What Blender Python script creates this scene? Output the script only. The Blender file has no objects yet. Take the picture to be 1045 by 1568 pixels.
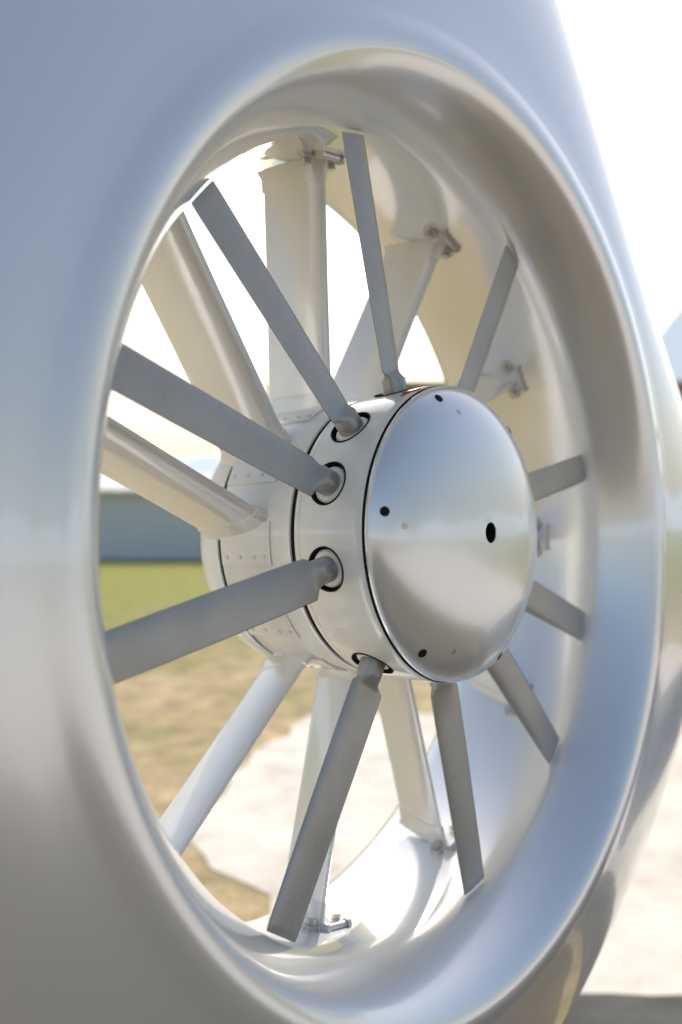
import bpy, bmesh, math, random
from mathutils import Vector, Matrix, noise
random.seed(7)
rad=math.radians
H=1.5
sc=bpy.context.scene
# ---------------------------------------------------------------- materials
def newmat(name):
    m=bpy.data.materials.new(name); m.use_nodes=True
    nt=m.node_tree; b=nt.nodes['Principled BSDF']
    return m,nt,b
def simple(name,col,rough=.5,metal=0,coat=0,spec=.5):
    m,nt,b=newmat(name)
    b.inputs['Base Color'].default_value=(*col,1); b.inputs['Roughness'].default_value=rough
    b.inputs['Metallic'].default_value=metal; b.inputs['Coat Weight'].default_value=coat
    b.inputs['Coat Roughness'].default_value=.04; b.inputs['Specular IOR Level'].default_value=spec
    return m
def N(nt,t,**k):
    n=nt.nodes.new(t)
    for a,v in k.items():
        if a in n.inputs: n.inputs[a].default_value=v
        else: setattr(n,a,v)
    return n
def ramp(nt,src,stops):
    r=nt.nodes.new('ShaderNodeValToRGB')
    while len(r.color_ramp.elements)<len(stops): r.color_ramp.elements.new(.5)
    for e,(p,c) in zip(r.color_ramp.elements,stops): e.position=p; e.color=(*c,1)
    nt.links.new(src,r.inputs['Fac']); return r
def paint(name,c1,c2,rough=.12,coat=1.0,bump=.0,scale=3,metal=0.0):
    m,nt,b=newmat(name)
    tc=N(nt,'ShaderNodeTexCoord')
    n1=N(nt,'ShaderNodeTexNoise'); n1.inputs['Scale'].default_value=scale; n1.inputs['Detail'].default_value=3
    nt.links.new(tc.outputs['Object'],n1.inputs['Vector'])
    r=ramp(nt,n1.outputs['Fac'],[(.3,c1),(.7,c2)])
    nt.links.new(r.outputs['Color'],b.inputs['Base Color'])
    mr=N(nt,'ShaderNodeMapRange'); mr.inputs['To Min'].default_value=rough*.85; mr.inputs['To Max'].default_value=rough*1.15
    nt.links.new(n1.outputs['Fac'],mr.inputs['Value']); nt.links.new(mr.outputs['Result'],b.inputs['Roughness'])
    b.inputs['Coat Weight'].default_value=coat; b.inputs['Coat Roughness'].default_value=.03
    b.inputs['Metallic'].default_value=metal
    return m
M_white=paint('white_pearl_paint',(.89,.895,.90),(.905,.905,.905),rough=.24,metal=.5)
M_cream=paint('cream_hub_paint',(.83,.82,.77),(.87,.86,.81),rough=.3,scale=9)
M_stator=paint('stator_paint',(.83,.82,.79),(.87,.86,.83),rough=.24,scale=9,metal=.2)
M_dome=paint('dome_paint',(.88,.885,.89),(.90,.90,.90),rough=.24,metal=.5,coat=.8)
M_black=simple('black_rubber',(.012,.012,.012),.7,spec=.2)
M_dark=simple('dark_gap',(.015,.015,.017),.9,spec=.1)
M_steel=simple('fastener_steel',(.62,.61,.58),.35,metal=.7)
M_privet=simple('painted_rivet',(.74,.73,.69),.35,coat=.5)
M_dsteel=simple('dark_screw',(.10,.10,.10),.4,metal=.8)
M_red=simple('red_mark',(.6,.05,.04),.5)
M_glass=simple('window_glass',(.02,.025,.03),.05,coat=1)
M_edge=simple('worn_blade_edge',(.07,.065,.06),.6)
# blade material
m,nt,b=newmat('blade_grey_composite'); M_blade=m
tc=N(nt,'ShaderNodeTexCoord')
n1=N(nt,'ShaderNodeTexNoise'); n1.inputs['Scale'].default_value=14; n1.inputs['Detail'].default_value=8
n2=N(nt,'ShaderNodeTexNoise'); n2.inputs['Scale'].default_value=420; n2.inputs['Detail'].default_value=2
n4=N(nt,'ShaderNodeTexNoise'); n4.inputs['Scale'].default_value=210; n4.inputs['Detail'].default_value=3
for n in(n1,n2,n4): nt.links.new(tc.outputs['Object'],n.inputs['Vector'])
r1=ramp(nt,n1.outputs['Fac'],[(.3,(.43,.412,.38)),(.7,(.50,.482,.45))])
r2=ramp(nt,n4.outputs['Fac'],[(.26,(.25,.25,.25)),(.33,(1,1,1))])
mx=N(nt,'ShaderNodeMix',data_type='RGBA',blend_type='MULTIPLY'); mx.inputs['Factor'].default_value=.5
nt.links.new(r1.outputs['Color'],mx.inputs['A']); nt.links.new(r2.outputs['Color'],mx.inputs['B'])
nt.links.new(mx.outputs['Result'],b.inputs['Base Color'])
bp=N(nt,'ShaderNodeBump'); bp.inputs['Strength'].default_value=.15; bp.inputs['Distance'].default_value=.002
nt.links.new(n2.outputs['Fac'],bp.inputs['Height']); nt.links.new(bp.outputs['Normal'],b.inputs['Normal'])
b.inputs['Roughness'].default_value=.33; b.inputs['Metallic'].default_value=.3
# ---------------------------------------------------------------- frame of the fan
a=rad(49.73); t=rad(1.84)
rv=Vector((math.cos(a),math.sin(a),0)); nv=Vector((math.sin(a)*math.cos(t),-math.cos(a)*math.cos(t),math.sin(t)))
vv=nv.cross(rv)
C=Vector((.0985,1.1792,H-.0287))
root=bpy.data.objects.new('helicopter_tail',None); sc.collection.objects.link(root)
root.matrix_world=Matrix(((rv.x,vv.x,nv.x,C.x),(rv.y,vv.y,nv.y,C.y),(rv.z,vv.z,nv.z,C.z),(0,0,0,1)))
def mk(name,verts,faces,mats,parent=root,ang=35,midx=None,fix=True):
    me=bpy.data.meshes.new(name); me.from_pydata([tuple(v) for v in verts],[],faces)
    for m_ in (mats if isinstance(mats,list) else [mats]): me.materials.append(m_)
    if midx: 
        for p,i in zip(me.polygons,midx): p.material_index=i
    me.validate()
    if fix:
        bm=bmesh.new(); bm.from_mesh(me); bmesh.ops.recalc_face_normals(bm,faces=bm.faces); bm.to_mesh(me); bm.free()
    for p in me.polygons: p.use_smooth=ang>0
    if ang>0: me.set_sharp_from_angle(angle=rad(ang))
    o=bpy.data.objects.new(name,me); sc.collection.objects.link(o)
    if parent: o.parent=parent
    return o
def loft(rings,closed=True,cap=(True,True)):
    n=len(rings[0]); vs=[v for r in rings for v in r]; fs=[]
    for i in range(len(rings)-1):
        for j in range(n if closed else n-1):
            k=(j+1)%n
            fs.append((i*n+j,i*n+k,(i+1)*n+k,(i+1)*n+j))
    if cap[0]: fs.append(tuple(range(n)))
    if cap[1]: fs.append(tuple((len(rings)-1)*n+j for j in range(n)))
    return vs,fs
def lathe(profile,n=128,cap=(False,False)):
    return loft([[Vector((r*math.cos(2*math.pi*j/n),r*math.sin(2*math.pi*j/n),w)) for j in range(n)] for r,w in profile],cap=cap)
class Acc:
    def __init__(s): s.v=[];s.f=[]
    def add(s,vf):
        o=len(s.v); s.v+=vf[0]; s.f+=[tuple(i+o for i in f) for f in vf[1]]
def cyl(c,ax,r,h,n=20,r2=None,bev=0):
    c=Vector(c);ax=Vector(ax).normalized(); x=ax.orthogonal().normalized(); y=ax.cross(x)
    if r2 is None:r2=r
    prof=[(0,r),(h-bev,r2),(h,r2-bev)] if bev else [(0,r),(h,r2)]
    return loft([[c+ax*hh+(x*math.cos(2*math.pi*j/n)+y*math.sin(2*math.pi*j/n))*rr for j in range(n)] for hh,rr in prof])
def rad2(phi): return Vector((math.cos(phi),math.sin(phi),0)),Vector((-math.sin(phi),math.cos(phi),0))
NZ=Vector((0,0,1))
# ---------------------------------------------------------------- housing (duct + fin shell)
poly=[(1.18,-.1),(1.12,.12),(.95,.27),(.79,.40),(.67,.52),(.58,.65),(.50,.82),(.36,1.08),(.15,1.36),(-.12,1.66),(-.45,1.74),(-.72,1.6),(-.78,1.1),(-.84,.55),(-.88,0),(-.86,-.45),(-.68,-.8),(-.35,-.9),(0,-.91),(.37,-.84),(.70,-.64),(.98,-.40)]
def smoothpoly(p,it=2):
    for _ in range(it):
        q=[]
        for i in range(len(p)):
            A=p[i];B=p[(i+1)%len(p)]
            q+=[(A[0]*.75+B[0]*.25,A[1]*.75+B[1]*.25),(A[0]*.25+B[0]*.75,A[1]*.25+B[1]*.75)]
        p=q
    return p
sp=smoothpoly(poly,3)
def rho(phi):
    dx,dy=math.cos(phi),math.sin(phi); best=None
    for i in range(len(sp)):
        ax,ay=sp[i];bx,by=sp[(i+1)%len(sp)]
        ex,ey=bx-ax,by-ay; den=dx*ey-dy*ex
        if abs(den)<1e-9: continue
        tt=(ax*ey-ay*ex)/den; s=(ax*dy-ay*dx)/den
        if tt>0 and -1e-6<=s<=1+1e-6: best=max(best or 0,tt)
    return best
NA=360
phis=[2*math.pi*j/NA for j in range(NA)]; rh=[rho(p) for p in phis]
for _ in range(60): rh=[(rh[j-1]+2*rh[j]+rh[(j+1)%NA])/4 for j in range(NA)]
RC,WC=.572,.100
RB,WB=.575,-.275; MID=-.085
rings=[]
def ring_const(r,w): return [Vector((r*math.cos(p),r*math.sin(p),w)) for p in phis]
inner=[(.560,-.272),(.546,-.262),(.537,-.248),(.528,-.225),(.518,-.18),(.509,-.13),(.503,-.07),(.501,-.02),(.5025,.005),(.507,.02),(.5125,.0325),(.5185,.0455),(.5265,.0595),(.535,.073),(.5445,.0850),(.5535,.0930),(.5625,.0985)]
K=22
# lower skin tucks under: the flank leans back below the duct
def tuck(p,s):
    d_=max(0,-math.sin(p)); return -.05*d_**1.5*s
for i in range(K,0,-1):
    th=math.pi/2*i/K; s=math.sin(th); 
    rings.append([Vector(((RB+(rh[j]-RB)*s)*math.cos(p),(RB+(rh[j]-RB)*s)*math.sin(p),MID+(WB-MID)*(max(0,1-s**2.2))**.5)) for j,p in enumerate(phis)])
rings.append(ring_const(RB,WB))
for r,w in inner: rings.append(ring_const(r,w))
rings.append(ring_const(RC,WC))
for r,dw in((.581,.0006),(.590,.0022),(.598,.0042)): rings.append(ring_const(r,WC-dw))
R1=.606
for i in range(0,K):
    th=math.pi/2*(i+.0)/K; s=math.sin(th)
    dw=.0056+.0012*min(1,s*4)
    ss=(max(0,1-s**2.2))**.5
    rings.append([Vector(((R1+(rh[j]-R1)*s)*math.cos(p),(R1+(rh[j]-R1)*s)*math.sin(p),MID+(WC-dw-MID)*ss+tuck(p,s)*ss)) for j,p in enumerate(phis)])
rings.append(rings[0])
v,f=loft(rings,cap=(False,False))
mk('duct_housing',v,f,M_white,ang=60)
# tail boom
def sellipse(cu,cv,cw,hv,hw,n=48,e=2.2):
    out=[]
    for j in range(n):
        th=2*math.pi*j/n; c,s=math.cos(th),math.sin(th)
        out.append(Vector((cu,cv+hv*math.copysign(abs(s)**(2/e),s),cw+hw*math.copysign(abs(c)**(2/e),c))))
    return out
v,f=loft([sellipse(.80,-.12,-.085,.20,.10),sellipse(1.0,-.1,-.085,.235,.15),sellipse(1.5,-.06,-.085,.235,.19),sellipse(3,0,-.085,.27,.24),sellipse(4.6,.02,-.085,.34,.33)])
mk('tail_boom',v,f,M_white)
v,f=loft([sellipse(4.5,.02,-.085,.30,.30,e=2.3),sellipse(5.0,-.08,-.085,.55,.55,e=2.4),sellipse(5.6,-.18,-.085,.85,.85,e=2.6),sellipse(6.6,-.2,-.085,.95,.95,e=2.7),sellipse(7.6,-.25,-.085,.9,.92,e=2.5),sellipse(8.2,-.35,-.085,.72,.75,e=2.3),sellipse(8.6,-.45,-.085,.42,.45),sellipse(8.75,-.5,-.085,.1,.1)])
mk('fuselage',v,f,M_white)
A=Acc()
for sg in(-1,1):
    for (u0,u1) in((5.9,6.7),(6.78,7.5)):
        vs=[];
        for uu in(u0,u1):
            for v_ in(-.1,.42):
                w=.955-.12*(v_+.1)**1*1.2; vs.append(Vector((uu,v_,-.085+sg*(w+.005))))
        A.add((vs,[(0,1,3,2)]))
mk('cabin_windows',A.v,A.f,M_glass,ang=0)
A=Acc()
for sg in(-1,1):
    A.add(cyl((5.2,-1.43,-.085+sg*1.0),(1,0,0),.035,3.2))
    for uu in(5.9,7.4): A.add(cyl((uu,-1.43,-.085+sg*1.0),(0,1,-sg*.75),.03,.75))
mk('landing_skids',A.v,A.f,M_white)
# ---------------------------------------------------------------- hub
RH=.186
prof=[(.150,-.0495),(.176,-.0495),(.1795,-.049),(.1808,-.0465),(.1813,-.0405),(.1807,-.0401),(.1807,-.0393),(.1818,-.0389),(.1835,-.02),(.185,.02),(.1858,.046),(.1856,.0560),(.1848,.0572),(.150,.0572)]
v,f=lathe(prof+[prof[0]],160)
hub=mk('rotor_hub',v,f,[M_cream,M_black],ang=40)
bl_ang=[11.56,57.13,102.59,134.99,160.29]; bl_ang=[x for q in bl_ang for x in(q,q+180)]
A=Acc()
for q in bl_ang:
    e,tt=rad2(rad(q)); A.add(cyl(e*.160,e,.0255,.06,40))
cut=mk('cutter',A.v,A.f,M_black,ang=0)
bpy.context.view_layer.update()
md=hub.modifiers.new('b','BOOLEAN'); md.operation='DIFFERENCE'; md.object=cut; md.solver='EXACT'
try: md.material_mode='TRANSFER'
except Exception: pass
dg=bpy.context.evaluated_depsgraph_get()
nm=bpy.data.meshes.new_from_object(hub.evaluated_get(dg)); hub.modifiers.clear(); hub.data=nm
for p in nm.polygons: p.use_smooth=True
nm.set_sharp_from_angle(angle=rad(40))
bpy.data.objects.remove(cut)
v,f=lathe([(.15,-.25),(.165,-.20),(.1755,-.195),(.1755,-.170),(.165,-.165),(.165,-.07),(.1775,-.0655),(.1775,-.040),(.165,-.035),(.165,.0),(.165,.04),(.172,.05),(.1800,.0573),(.1848,.0573),(.1846,.0590),(.1838,.0608),(.1,.0608)],96)
mk('hub_core',v,f,M_dark)
# dome
RD=.1840
prof=[]
for i in range(61):
    th=math.pi/2*i/60; r=RD*math.cos(th)**.9 if i<60 else 0
    if r<.0135: break
    s=r/RD; w=.0615+.048*(1-s**2.5)**.56 if s<1 else .0615
    prof.append((r,w))
wtop=prof[-1][1]
prof=[(.178,.0597),(.1836,.0597)]+prof+[(.0128,wtop+.0002),(.0122,wtop-.0005),(.0121,wtop-.003)]
v,f=lathe(prof,160)
mk('spinner_dome',v,f,M_dome,ang=50)
v,f=lathe([(.0122,wtop-.0008),(.0118,wtop-.002),(.0115,wtop-.035),(.0001,wtop-.035)],48)
mk('dome_hole_sleeve',v,f,M_dark)
def domew(r): s=min(.999,r/RD); return .0615+.048*(1-s**2.5)**.56
def domen(r): return (domew(r+.0005)-domew(r-.0005))/.001
A=Acc();B=Acc();Rg=Acc()
for q in(171,110,232,52,352,292):
    e,_=rad2(rad(q)); r=.172; n_=(NZ-e*domen(r)).normalized(); c=e*r+NZ*domew(r)
    A.add(cyl(c-n_*.004,n_,.0046,.0046,20)); Rg.add(cyl(c-n_*.004,n_,.0058,.0042,20))
for q in(176,103,247):
    e,_=rad2(rad(q)); r=.150; n_=(NZ-e*domen(r)).normalized(); c=e*r+NZ*domew(r)
    B.add(cyl(c-n_*.004,n_,.0036,.0044,18))
mk('dome_screws',A.v,A.f,M_black); mk('dome_screw_washers',Rg.v,Rg.f,M_dsteel); mk('dome_rivets',B.v,B.f,M_steel)
A=Acc()
for (q0,q1,w0,w1) in((117,109,.042,.054),(113.5,111,.036,.056)):
    e0,t0=rad2(rad(q0)); e1,t1=rad2(rad(q1))
    p0=e0*.1862+NZ*w0;p1=e1*.1862+NZ*w1; d_=(p1-p0)
    A.add(cyl(p0,d_,.0010,d_.length,8))
mk('torque_stripe',A.v,A.f,M_red)
# stator hub
v,f=lathe([(.165,-.0562),(.177,-.0562),(.1795,-.0572),(.1805,-.0605),(.1800,-.12),(.178,-.178),(.1768,-.180),(.171,-.180)],160)
mk('stator_hub',v,f,M_cream,ang=40)
v,f=lathe([(.170,-.1845),(.178,-.1845),(.180,-.187),(.180,-.205),(.174,-.222),(.150,-.245),(.10,-.262),(.001,-.27)],160)
mk('stator_hub_rear_cover',v,f,M_cream,ang=40)
# ---------------------------------------------------------------- rotor blades
def airfoil(ch,th,n=28):
    pts=[]
    for j in range(n):
        q=2*math.pi*j/n; x=(1-math.cos(q))/2
        yt=5*th*(.2969*math.sqrt(x)-.126*x-.3516*x*x+.2843*x**3-.1036*x**4)/1.0
        yt=max(yt,th*.05)
        y=yt if q<math.pi else -yt
        if j==0: y=0
        pts.append(((x-.42)*ch,y*ch))
    return pts
def circ(r,n=28): return [(-r*math.cos(2*math.pi*j/n),r*math.sin(2*math.pi*j/n)) for j in range(n)]
def mixp(p,q,k): return [(a_[0]*(1-k)+b_[0]*k,a_[1]*(1-k)+b_[1]*k) for a_,b_ in zip(p,q)]
for bi,q in enumerate(bl_ang):
    e,tg=rad2(rad(q)); rings=[]
    for r,ch,th,k in[(.150,0,0,0),(.200,0,0,0),(.206,.034,.30,.55),(.210,.046,.17,.9),(.214,.0495,.15,1),(.25,.050,.145,1),(.32,.050,.14,1),(.42,.049,.13,1),(.488,.048,.12,1),(.4970,.047,.11,1),(.4985,.045,.07,1)]:
        be=rad(13-9*max(0,(r-.2))/.3)
        cv=tg*math.cos(be)+NZ*math.sin(be); tv=cv.cross(e)
        sec=circ(.0155) if k==0 else mixp(circ(.0155),airfoil(ch,th),k)
        rings.append([e*r+cv*x+tv*y for x,y in sec])
    v,f=loft(rings)
    mi=[1 if (ff[0]%28 in(13,14) and ff[0]//28>=3 and len(ff)==4) else 0 for ff in f]
    mk('rotor_blade_%d'%(bi+1),v,f,[M_blade,M_edge],ang=40,midx=mi)
A=Acc();B=Acc()
for q in bl_ang:
    e,tg=rad2(rad(q))
    n=40; rr=[]
    for (ra,dh) in((.0250,-.001),(.0254,.0012),(.0268,.0012),(.0273,-.002)):
        ring=[]
        for j in range(n):
            th=2*math.pi*j/n; x=ra*math.cos(th); z=ra*math.sin(th)
            base=.1842+z*.03
            ring.append(tg*x+NZ*z+e*(math.sqrt(max(0,base**2-x*x))+dh))
        rr.append(ring)
    A.add(loft(rr,cap=(False,False)))
    B.add(cyl(e*.150,e,.0226,.031,32,bev=.002))
mk('blade_root_seals',A.v,A.f,M_black); mk('blade_root_bushes',B.v,B.f,M_cream)
# ---------------------------------------------------------------- stators
def vane(P0,P1,W,ch,thk,gam,n=28,cap=(True,True),taper=None):
    d_=(P1-P0); L=d_.length; d_=d_/L; s_=NZ.cross(d_).normalized()
    cv=NZ*math.cos(gam)+s_*math.sin(gam); tv=cv.cross(d_)
    out=[]
    for (k,s) in taper:
        c=P0+d_*L*k+NZ*W
        out.append([c+cv*(-x)+tv*y for x,y in airfoil(ch*s,thk,n)])
    return loft(out,cap=cap)
Fl=Acc();Bo=Acc();Co=Acc();Br=Acc()
for i in range(11):
    q=-1.5+32.727*i
    e1,t1=rad2(rad(q)); e0,t0=rad2(rad(q+13.5))
    P0=e0*.168; P1=e1*.510; W=-.138
    thk=.30 if i==4 else (.22 if i==5 else .14)
    ch=.096; gm=rad(-14)
    v,f=vane(P0,P1,W,ch,thk,gm,taper=[(0,1.0),(.5,.98),(1,1.0)])
    mk('stator_vane_%d'%(i+1),v,f,M_stator,ang=40)
    Co.add(vane(P0,P1,W,ch,thk*1.1,gm,taper=[(.0,1.2),(.045,1.16),(.062,1.08),(.09,1.06),(.093,1.02)]))
    Co.add(vane(P0,P1,W,ch,thk*1.1,gm,taper=[(.905,1.02),(.908,1.05),(.96,1.07),(.985,1.16),(.995,1.2)]))
    for sg in(-1,1):
        c=e1*.506+t1*(sg*.024)+NZ*(W+.035)
        Br.add(cyl(c,-e1,.012,.006,20,bev=.001)); Br.add(cyl(c-e1*.006,-e1,.0065,.007,6))
    c=e1*.501+NZ*(W+.056)
    Br.add(cyl(c-t1*.020,t1,.0045,.040,16)); Br.add(cyl(c-t1*.023,t1,.0075,.005,16)); Br.add(cyl(c+t1*.018,t1,.0075,.005,16))
    nn=12; q0=rad(q+13.5)
    rr=[]
    for (ww,h) in((W-.036,-.002),(W-.036,.0030),(W+.050,.0030),(W+.050,-.002)):
        rr.append([rad2(q0-rad(2)+rad(17)*j/nn)[0]*(.1795+h)+NZ*ww for j in range(nn+1)])
    Fl.add(loft(rr,closed=False,cap=(False,False)))
    for side in(0,nn):
        k=len(Fl.v)-4*(nn+1); Fl.f.append((k+side,k+(nn+1)+side,k+2*(nn+1)+side,k+3*(nn+1)+side))
    for ww in(-.026,-.002,.022,.041):
        e_,_=rad2(q0+rad(11.5)); Bo.add(cyl(e_*.182+NZ*(W+ww),e_,.0030,.0018,14,bev=.0006))
mk('stator_collars',Co.v,Co.f,M_stator,ang=40); mk('stator_flange_plates',Fl.v,Fl.f,M_cream,ang=40)
mk('stator_flange_rivets',Bo.v,Bo.f,M_privet); mk('stator_duct_fittings',Br.v,Br.f,M_steel,ang=30)
# ---------------------------------------------------------------- ground
m,nt,b=newmat('grass_ground')
tc=N(nt,'ShaderNodeTexCoord')
n1=N(nt,'ShaderNodeTexNoise'); n1.inputs['Scale'].default_value=.9; n1.inputs['Detail'].default_value=8; n1.inputs['Roughness'].default_value=.65
n2=N(nt,'ShaderNodeTexNoise'); n2.inputs['Scale'].default_value=5; n2.inputs['Detail'].default_value=8
n3=N(nt,'ShaderNodeTexNoise'); n3.inputs['Scale'].default_value=40; n3.inputs['Detail'].default_value=4
for n in(n1,n2,n3): nt.links.new(tc.outputs['Object'],n.inputs['Vector'])
sx=N(nt,'ShaderNodeSeparateXYZ'); nt.links.new(tc.outputs['Object'],sx.inputs[0])
mr=N(nt,'ShaderNodeMapRange'); mr.inputs['From Min'].default_value=8; mr.inputs['From Max'].default_value=18; mr.inputs['To Min'].default_value=0; mr.inputs['To Max'].default_value=.5
nt.links.new(sx.outputs['Y'],mr.inputs['Value'])
ad=N(nt,'ShaderNodeMath',operation='ADD'); nt.links.new(n1.outputs['Fac'],ad.inputs[0]); nt.links.new(mr.outputs['Result'],ad.inputs[1])
r1=ramp(nt,ad.outputs[0],[(.38,(.44,.33,.22)),(.52,(.36,.29,.17)),(.66,(.25,.23,.09)),(.9,(.24,.245,.045))])
r2=ramp(nt,n2.outputs['Fac'],[(.3,(.6,.62,.55)),(.7,(1.25,1.22,1.15))])
r3=ramp(nt,n3.outputs['Fac'],[(.3,(.7,.72,.7)),(.7,(1.25,1.22,1.15))])
mx=N(nt,'ShaderNodeMix',data_type='RGBA',blend_type='MULTIPLY'); mx.inputs['Factor'].default_value=1
mx2=N(nt,'ShaderNodeMix',data_type='RGBA',blend_type='MULTIPLY'); mx2.inputs['Factor'].default_value=1
nt.links.new(r1.outputs[0],mx.inputs['A']); nt.links.new(r2.outputs[0],mx.inputs['B'])
nt.links.new(mx.outputs['Result'],mx2.inputs['A']); nt.links.new(r3.outputs[0],mx2.inputs['B'])
nt.links.new(mx2.outputs['Result'],b.inputs['Base Color']); b.inputs['Roughness'].default_value=.9; b.inputs['Specular IOR Level'].default_value=.15
M_grass=m
v=[(-6000,-6000,0),(6000,-6000,0),(6000,6000,0),(-6000,6000,0)]
mk('grass_ground',v,[(0,1,2,3)],M_grass,None,0,fix=False)
def groundmat(name,c1,c2,c3,s=1.2):
    m,nt,b=newmat(name); tc=N(nt,'ShaderNodeTexCoord')
    n1=N(nt,'ShaderNodeTexNoise'); n1.inputs['Scale'].default_value=s; n1.inputs['Detail'].default_value=9; n1.inputs['Roughness'].default_value=.65
    nt.links.new(tc.outputs['Object'],n1.inputs['Vector'])
    r=ramp(nt,n1.outputs['Fac'],[(.32,c1),(.5,c2),(.68,c3)]); nt.links.new(r.outputs[0],b.inputs['Base Color']); b.inputs['Roughness'].default_value=.85
    b.inputs['Specular IOR Level'].default_value=.2
    return m
M_conc=groundmat('worn_concrete',(.46,.41,.35),(.62,.57,.50),(.70,.65,.58),2.2)
M_dstrip=groundmat('dark_ground',(.045,.045,.045),(.07,.07,.065),(.10,.10,.09),4)  # dark tone, used only for the ground strip
M_dirt=groundmat('brown_dirt',(.055,.036,.012),(.085,.058,.020),(.12,.085,.034),1.5)
def sheet(name,pts,z,mat,jit=0):
    out=[]
    for i in range(len(pts)):
        A_=Vector((*pts[i],0));B_=Vector((*pts[(i+1)%len(pts)],0)); k=max(1,int((B_-A_).length/.12)) if (B_-A_).length<8 else 1
        for s in range(k):
            p=A_.lerp(B_,s/k)
            if jit: 
                nn=noise.noise_vector(p*2.3)*jit+noise.noise_vector(p*9)*jit*.3; p=p+Vector((nn.x,nn.y,0))
            out.append((p.x,p.y,z))
    return mk(name,out,[tuple(range(len(out)))],mat,None,0,fix=False)
sheet('concrete_apron',[(-.2,6.7),(-.5,5.5),(-.74,4.7),(-.66,4.25),(-.48,3.85),(-.3,3.6),(-.25,2.9),(.6,2.85),(4.4,2.6),(4.4,-3),(2.5,-9),(40,-12),(40,9),(6,7.0)],.004,M_conc,.14)
sheet('dark_strip',[(-.25,2.9),(.6,2.86),(4.3,2.6),(4.3,2.2),(.6,2.45),(-.2,2.5)],.008,M_dstrip,.04)  # dark strip along the near edge of the concrete
sheet('dirt_ground',[(-1.6,1.6),(-.5,2.3),(.6,2.3),(4.1,2.05),(4.1,-3),(2.2,-9),(-2,-9)],.004,M_dirt,.12)
# ---------------------------------------------------------------- hangars
M_wall=groundmat('grey_white_wall',(.72,.74,.78),(.76,.78,.82),(.78,.80,.84),.4)
M_roof=groundmat('pale_roof',(.78,.75,.69),(.82,.79,.73),(.84,.81,.76),.4)
M_brown=groundmat('brown_fascia',(.42,.25,.15),(.47,.30,.19),(.5,.33,.21),.5)
M_wwall=groundmat('white_wall',(.6,.6,.58),(.66,.66,.64),(.7,.7,.68),.4)
def box(A,x0,x1,y0,y1,z0,z1):
    vs=[Vector((x,y,z)) for z in(z0,z1) for x,y in((x0,y0),(x1,y0),(x1,y1),(x0,y1))]
    A.add((vs,[(0,1,2,3),(4,5,6,7),(0,1,5,4),(1,2,6,5),(2,3,7,6),(3,0,4,7)]))
hg=bpy.data.objects.new('low_hangar',None); sc.collection.objects.link(hg)
A=Acc(); box(A,-34,-3.2,29,37,0,2.05); mk('walls',A.v,A.f,M_wall,hg,0)
A=Acc()
vs=[Vector(p) for p in((-34.4,28.6,2.06),(-2.8,28.6,2.06),(-2.8,33,2.75),(-34.4,33,2.75),(-2.8,37.4,2.06),(-34.4,37.4,2.06),(-34.4,28.6,2.2),(-2.8,28.6,2.2),(-2.8,33,2.9),(-34.4,33,2.9),(-2.8,37.4,2.2),(-34.4,37.4,2.2))]
A.add((vs,[(0,1,2,3),(3,2,4,5),(6,7,8,9),(9,8,10,11),(0,1,7,6),(5,4,10,11),(0,6,9,3),(3,9,11,5),(1,2,8,7),(2,4,10,8)]))
mk('roof',A.v,A.f,M_roof,hg,0)
A=Acc()
for i in range(6):
    x=-32+i*5; box(A,x,x+2.6,28.96,28.995,0,1.8)
mk('doors',A.v,A.f,M_wall,hg,0)
hb=bpy.data.objects.new('aircraft_hangar',None); sc.collection.objects.link(hb)
A=Acc(); box(A,-2.4,34,36,52,0,5.4); mk('walls',A.v,A.f,M_wwall,hb,0)
A=Acc(); box(A,-2.9,34.5,35.5,52.5,5.41,6.6); mk('roof_fascia',A.v,A.f,M_brown,hb,0)
A=Acc()
for i in range(5): box(A,0+i*7,5+i*7,35.9,35.99,0,4.6)
mk('doors',A.v,A.f,M_wall,hb,0)
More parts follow.
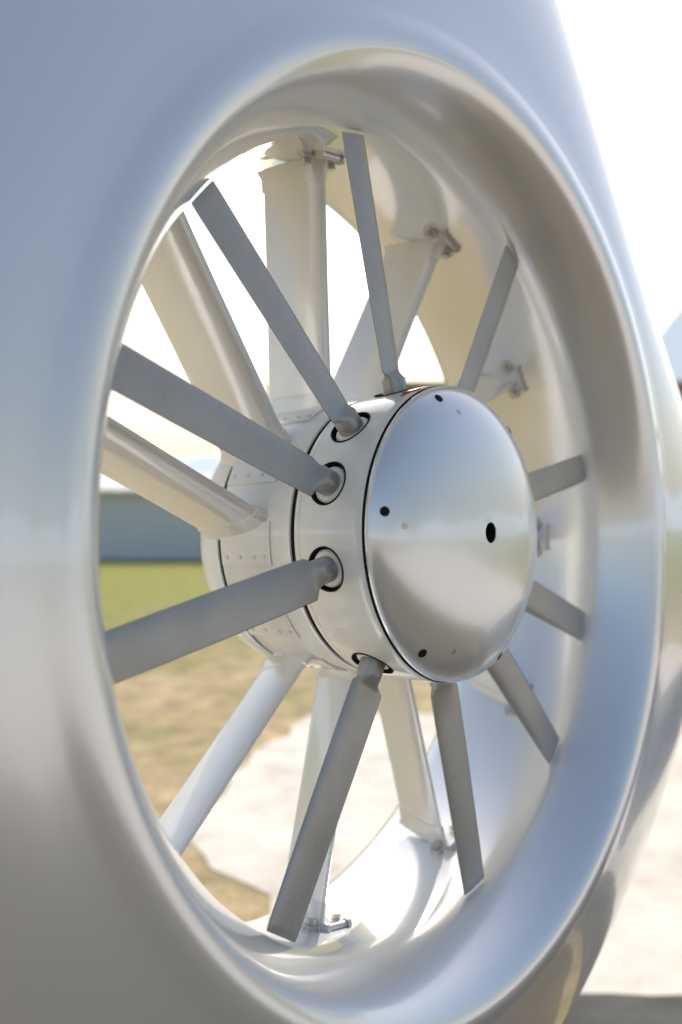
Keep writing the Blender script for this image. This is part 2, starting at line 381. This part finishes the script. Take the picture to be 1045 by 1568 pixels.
# mountains
m,nt,b=newmat('mountain_haze_glow'); b.inputs['Base Color'].default_value=(.30,.36,.42,1); b.inputs['Roughness'].default_value=1; b.inputs['Specular IOR Level'].default_value=0
b.inputs['Emission Color'].default_value=(.70,.78,.85,1); b.inputs['Emission Strength'].default_value=.80  # aerial haze painted in as a pale blue glow on the slopes
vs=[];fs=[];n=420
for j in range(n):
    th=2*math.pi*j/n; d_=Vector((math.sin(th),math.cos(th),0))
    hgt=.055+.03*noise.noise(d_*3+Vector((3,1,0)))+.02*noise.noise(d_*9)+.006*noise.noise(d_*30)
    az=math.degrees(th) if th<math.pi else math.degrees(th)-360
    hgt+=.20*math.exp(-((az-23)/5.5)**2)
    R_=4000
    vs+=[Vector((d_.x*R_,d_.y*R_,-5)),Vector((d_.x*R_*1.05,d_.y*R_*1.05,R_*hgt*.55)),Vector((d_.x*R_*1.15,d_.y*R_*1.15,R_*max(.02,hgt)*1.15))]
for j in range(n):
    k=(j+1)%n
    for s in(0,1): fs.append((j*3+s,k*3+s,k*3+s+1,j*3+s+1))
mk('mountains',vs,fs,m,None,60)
# ---------------------------------------------------------------- light
EL=rad(38);AZ=rad(10.4)
w=bpy.data.worlds.new('World'); sc.world=w; w.use_nodes=True
nt=w.node_tree; sk=nt.nodes.new('ShaderNodeTexSky'); sk.sky_type='NISHITA'; sk.sun_disc=False; sk.sun_elevation=EL; sk.sun_rotation=AZ
sk.dust_density=3.6; sk.air_density=1.25; sk.ozone_density=2.2
bg=nt.nodes['Background']; bg.inputs['Strength'].default_value=.15; nt.links.new(sk.outputs[0],bg.inputs['Color'])
L=bpy.data.lights.new('sun','SUN'); L.energy=5; L.angle=rad(.55); L.color=(1,.95,.88)
lo=bpy.data.objects.new('sun',L); sc.collection.objects.link(lo)
dd=Vector((math.sin(AZ)*math.cos(EL),math.cos(AZ)*math.cos(EL),math.sin(EL)))
lo.rotation_euler=dd.to_track_quat('Z','Y').to_euler()
# ---------------------------------------------------------------- camera
cam=bpy.data.cameras.new('camera'); co=bpy.data.objects.new('camera',cam); sc.collection.objects.link(co); sc.camera=co
co.location=(0,0,H); co.rotation_euler=(rad(90),0,0)
cam.sensor_fit='VERTICAL'; cam.sensor_height=36; cam.sensor_width=24; cam.lens=1399.6/1568*36
cam.clip_start=.02; cam.clip_end=20000
cam.dof.use_dof=True; cam.dof.focus_distance=1.06; cam.dof.aperture_fstop=2.4
sc.view_settings.view_transform='Standard'; sc.view_settings.look='None'; sc.view_settings.exposure=0
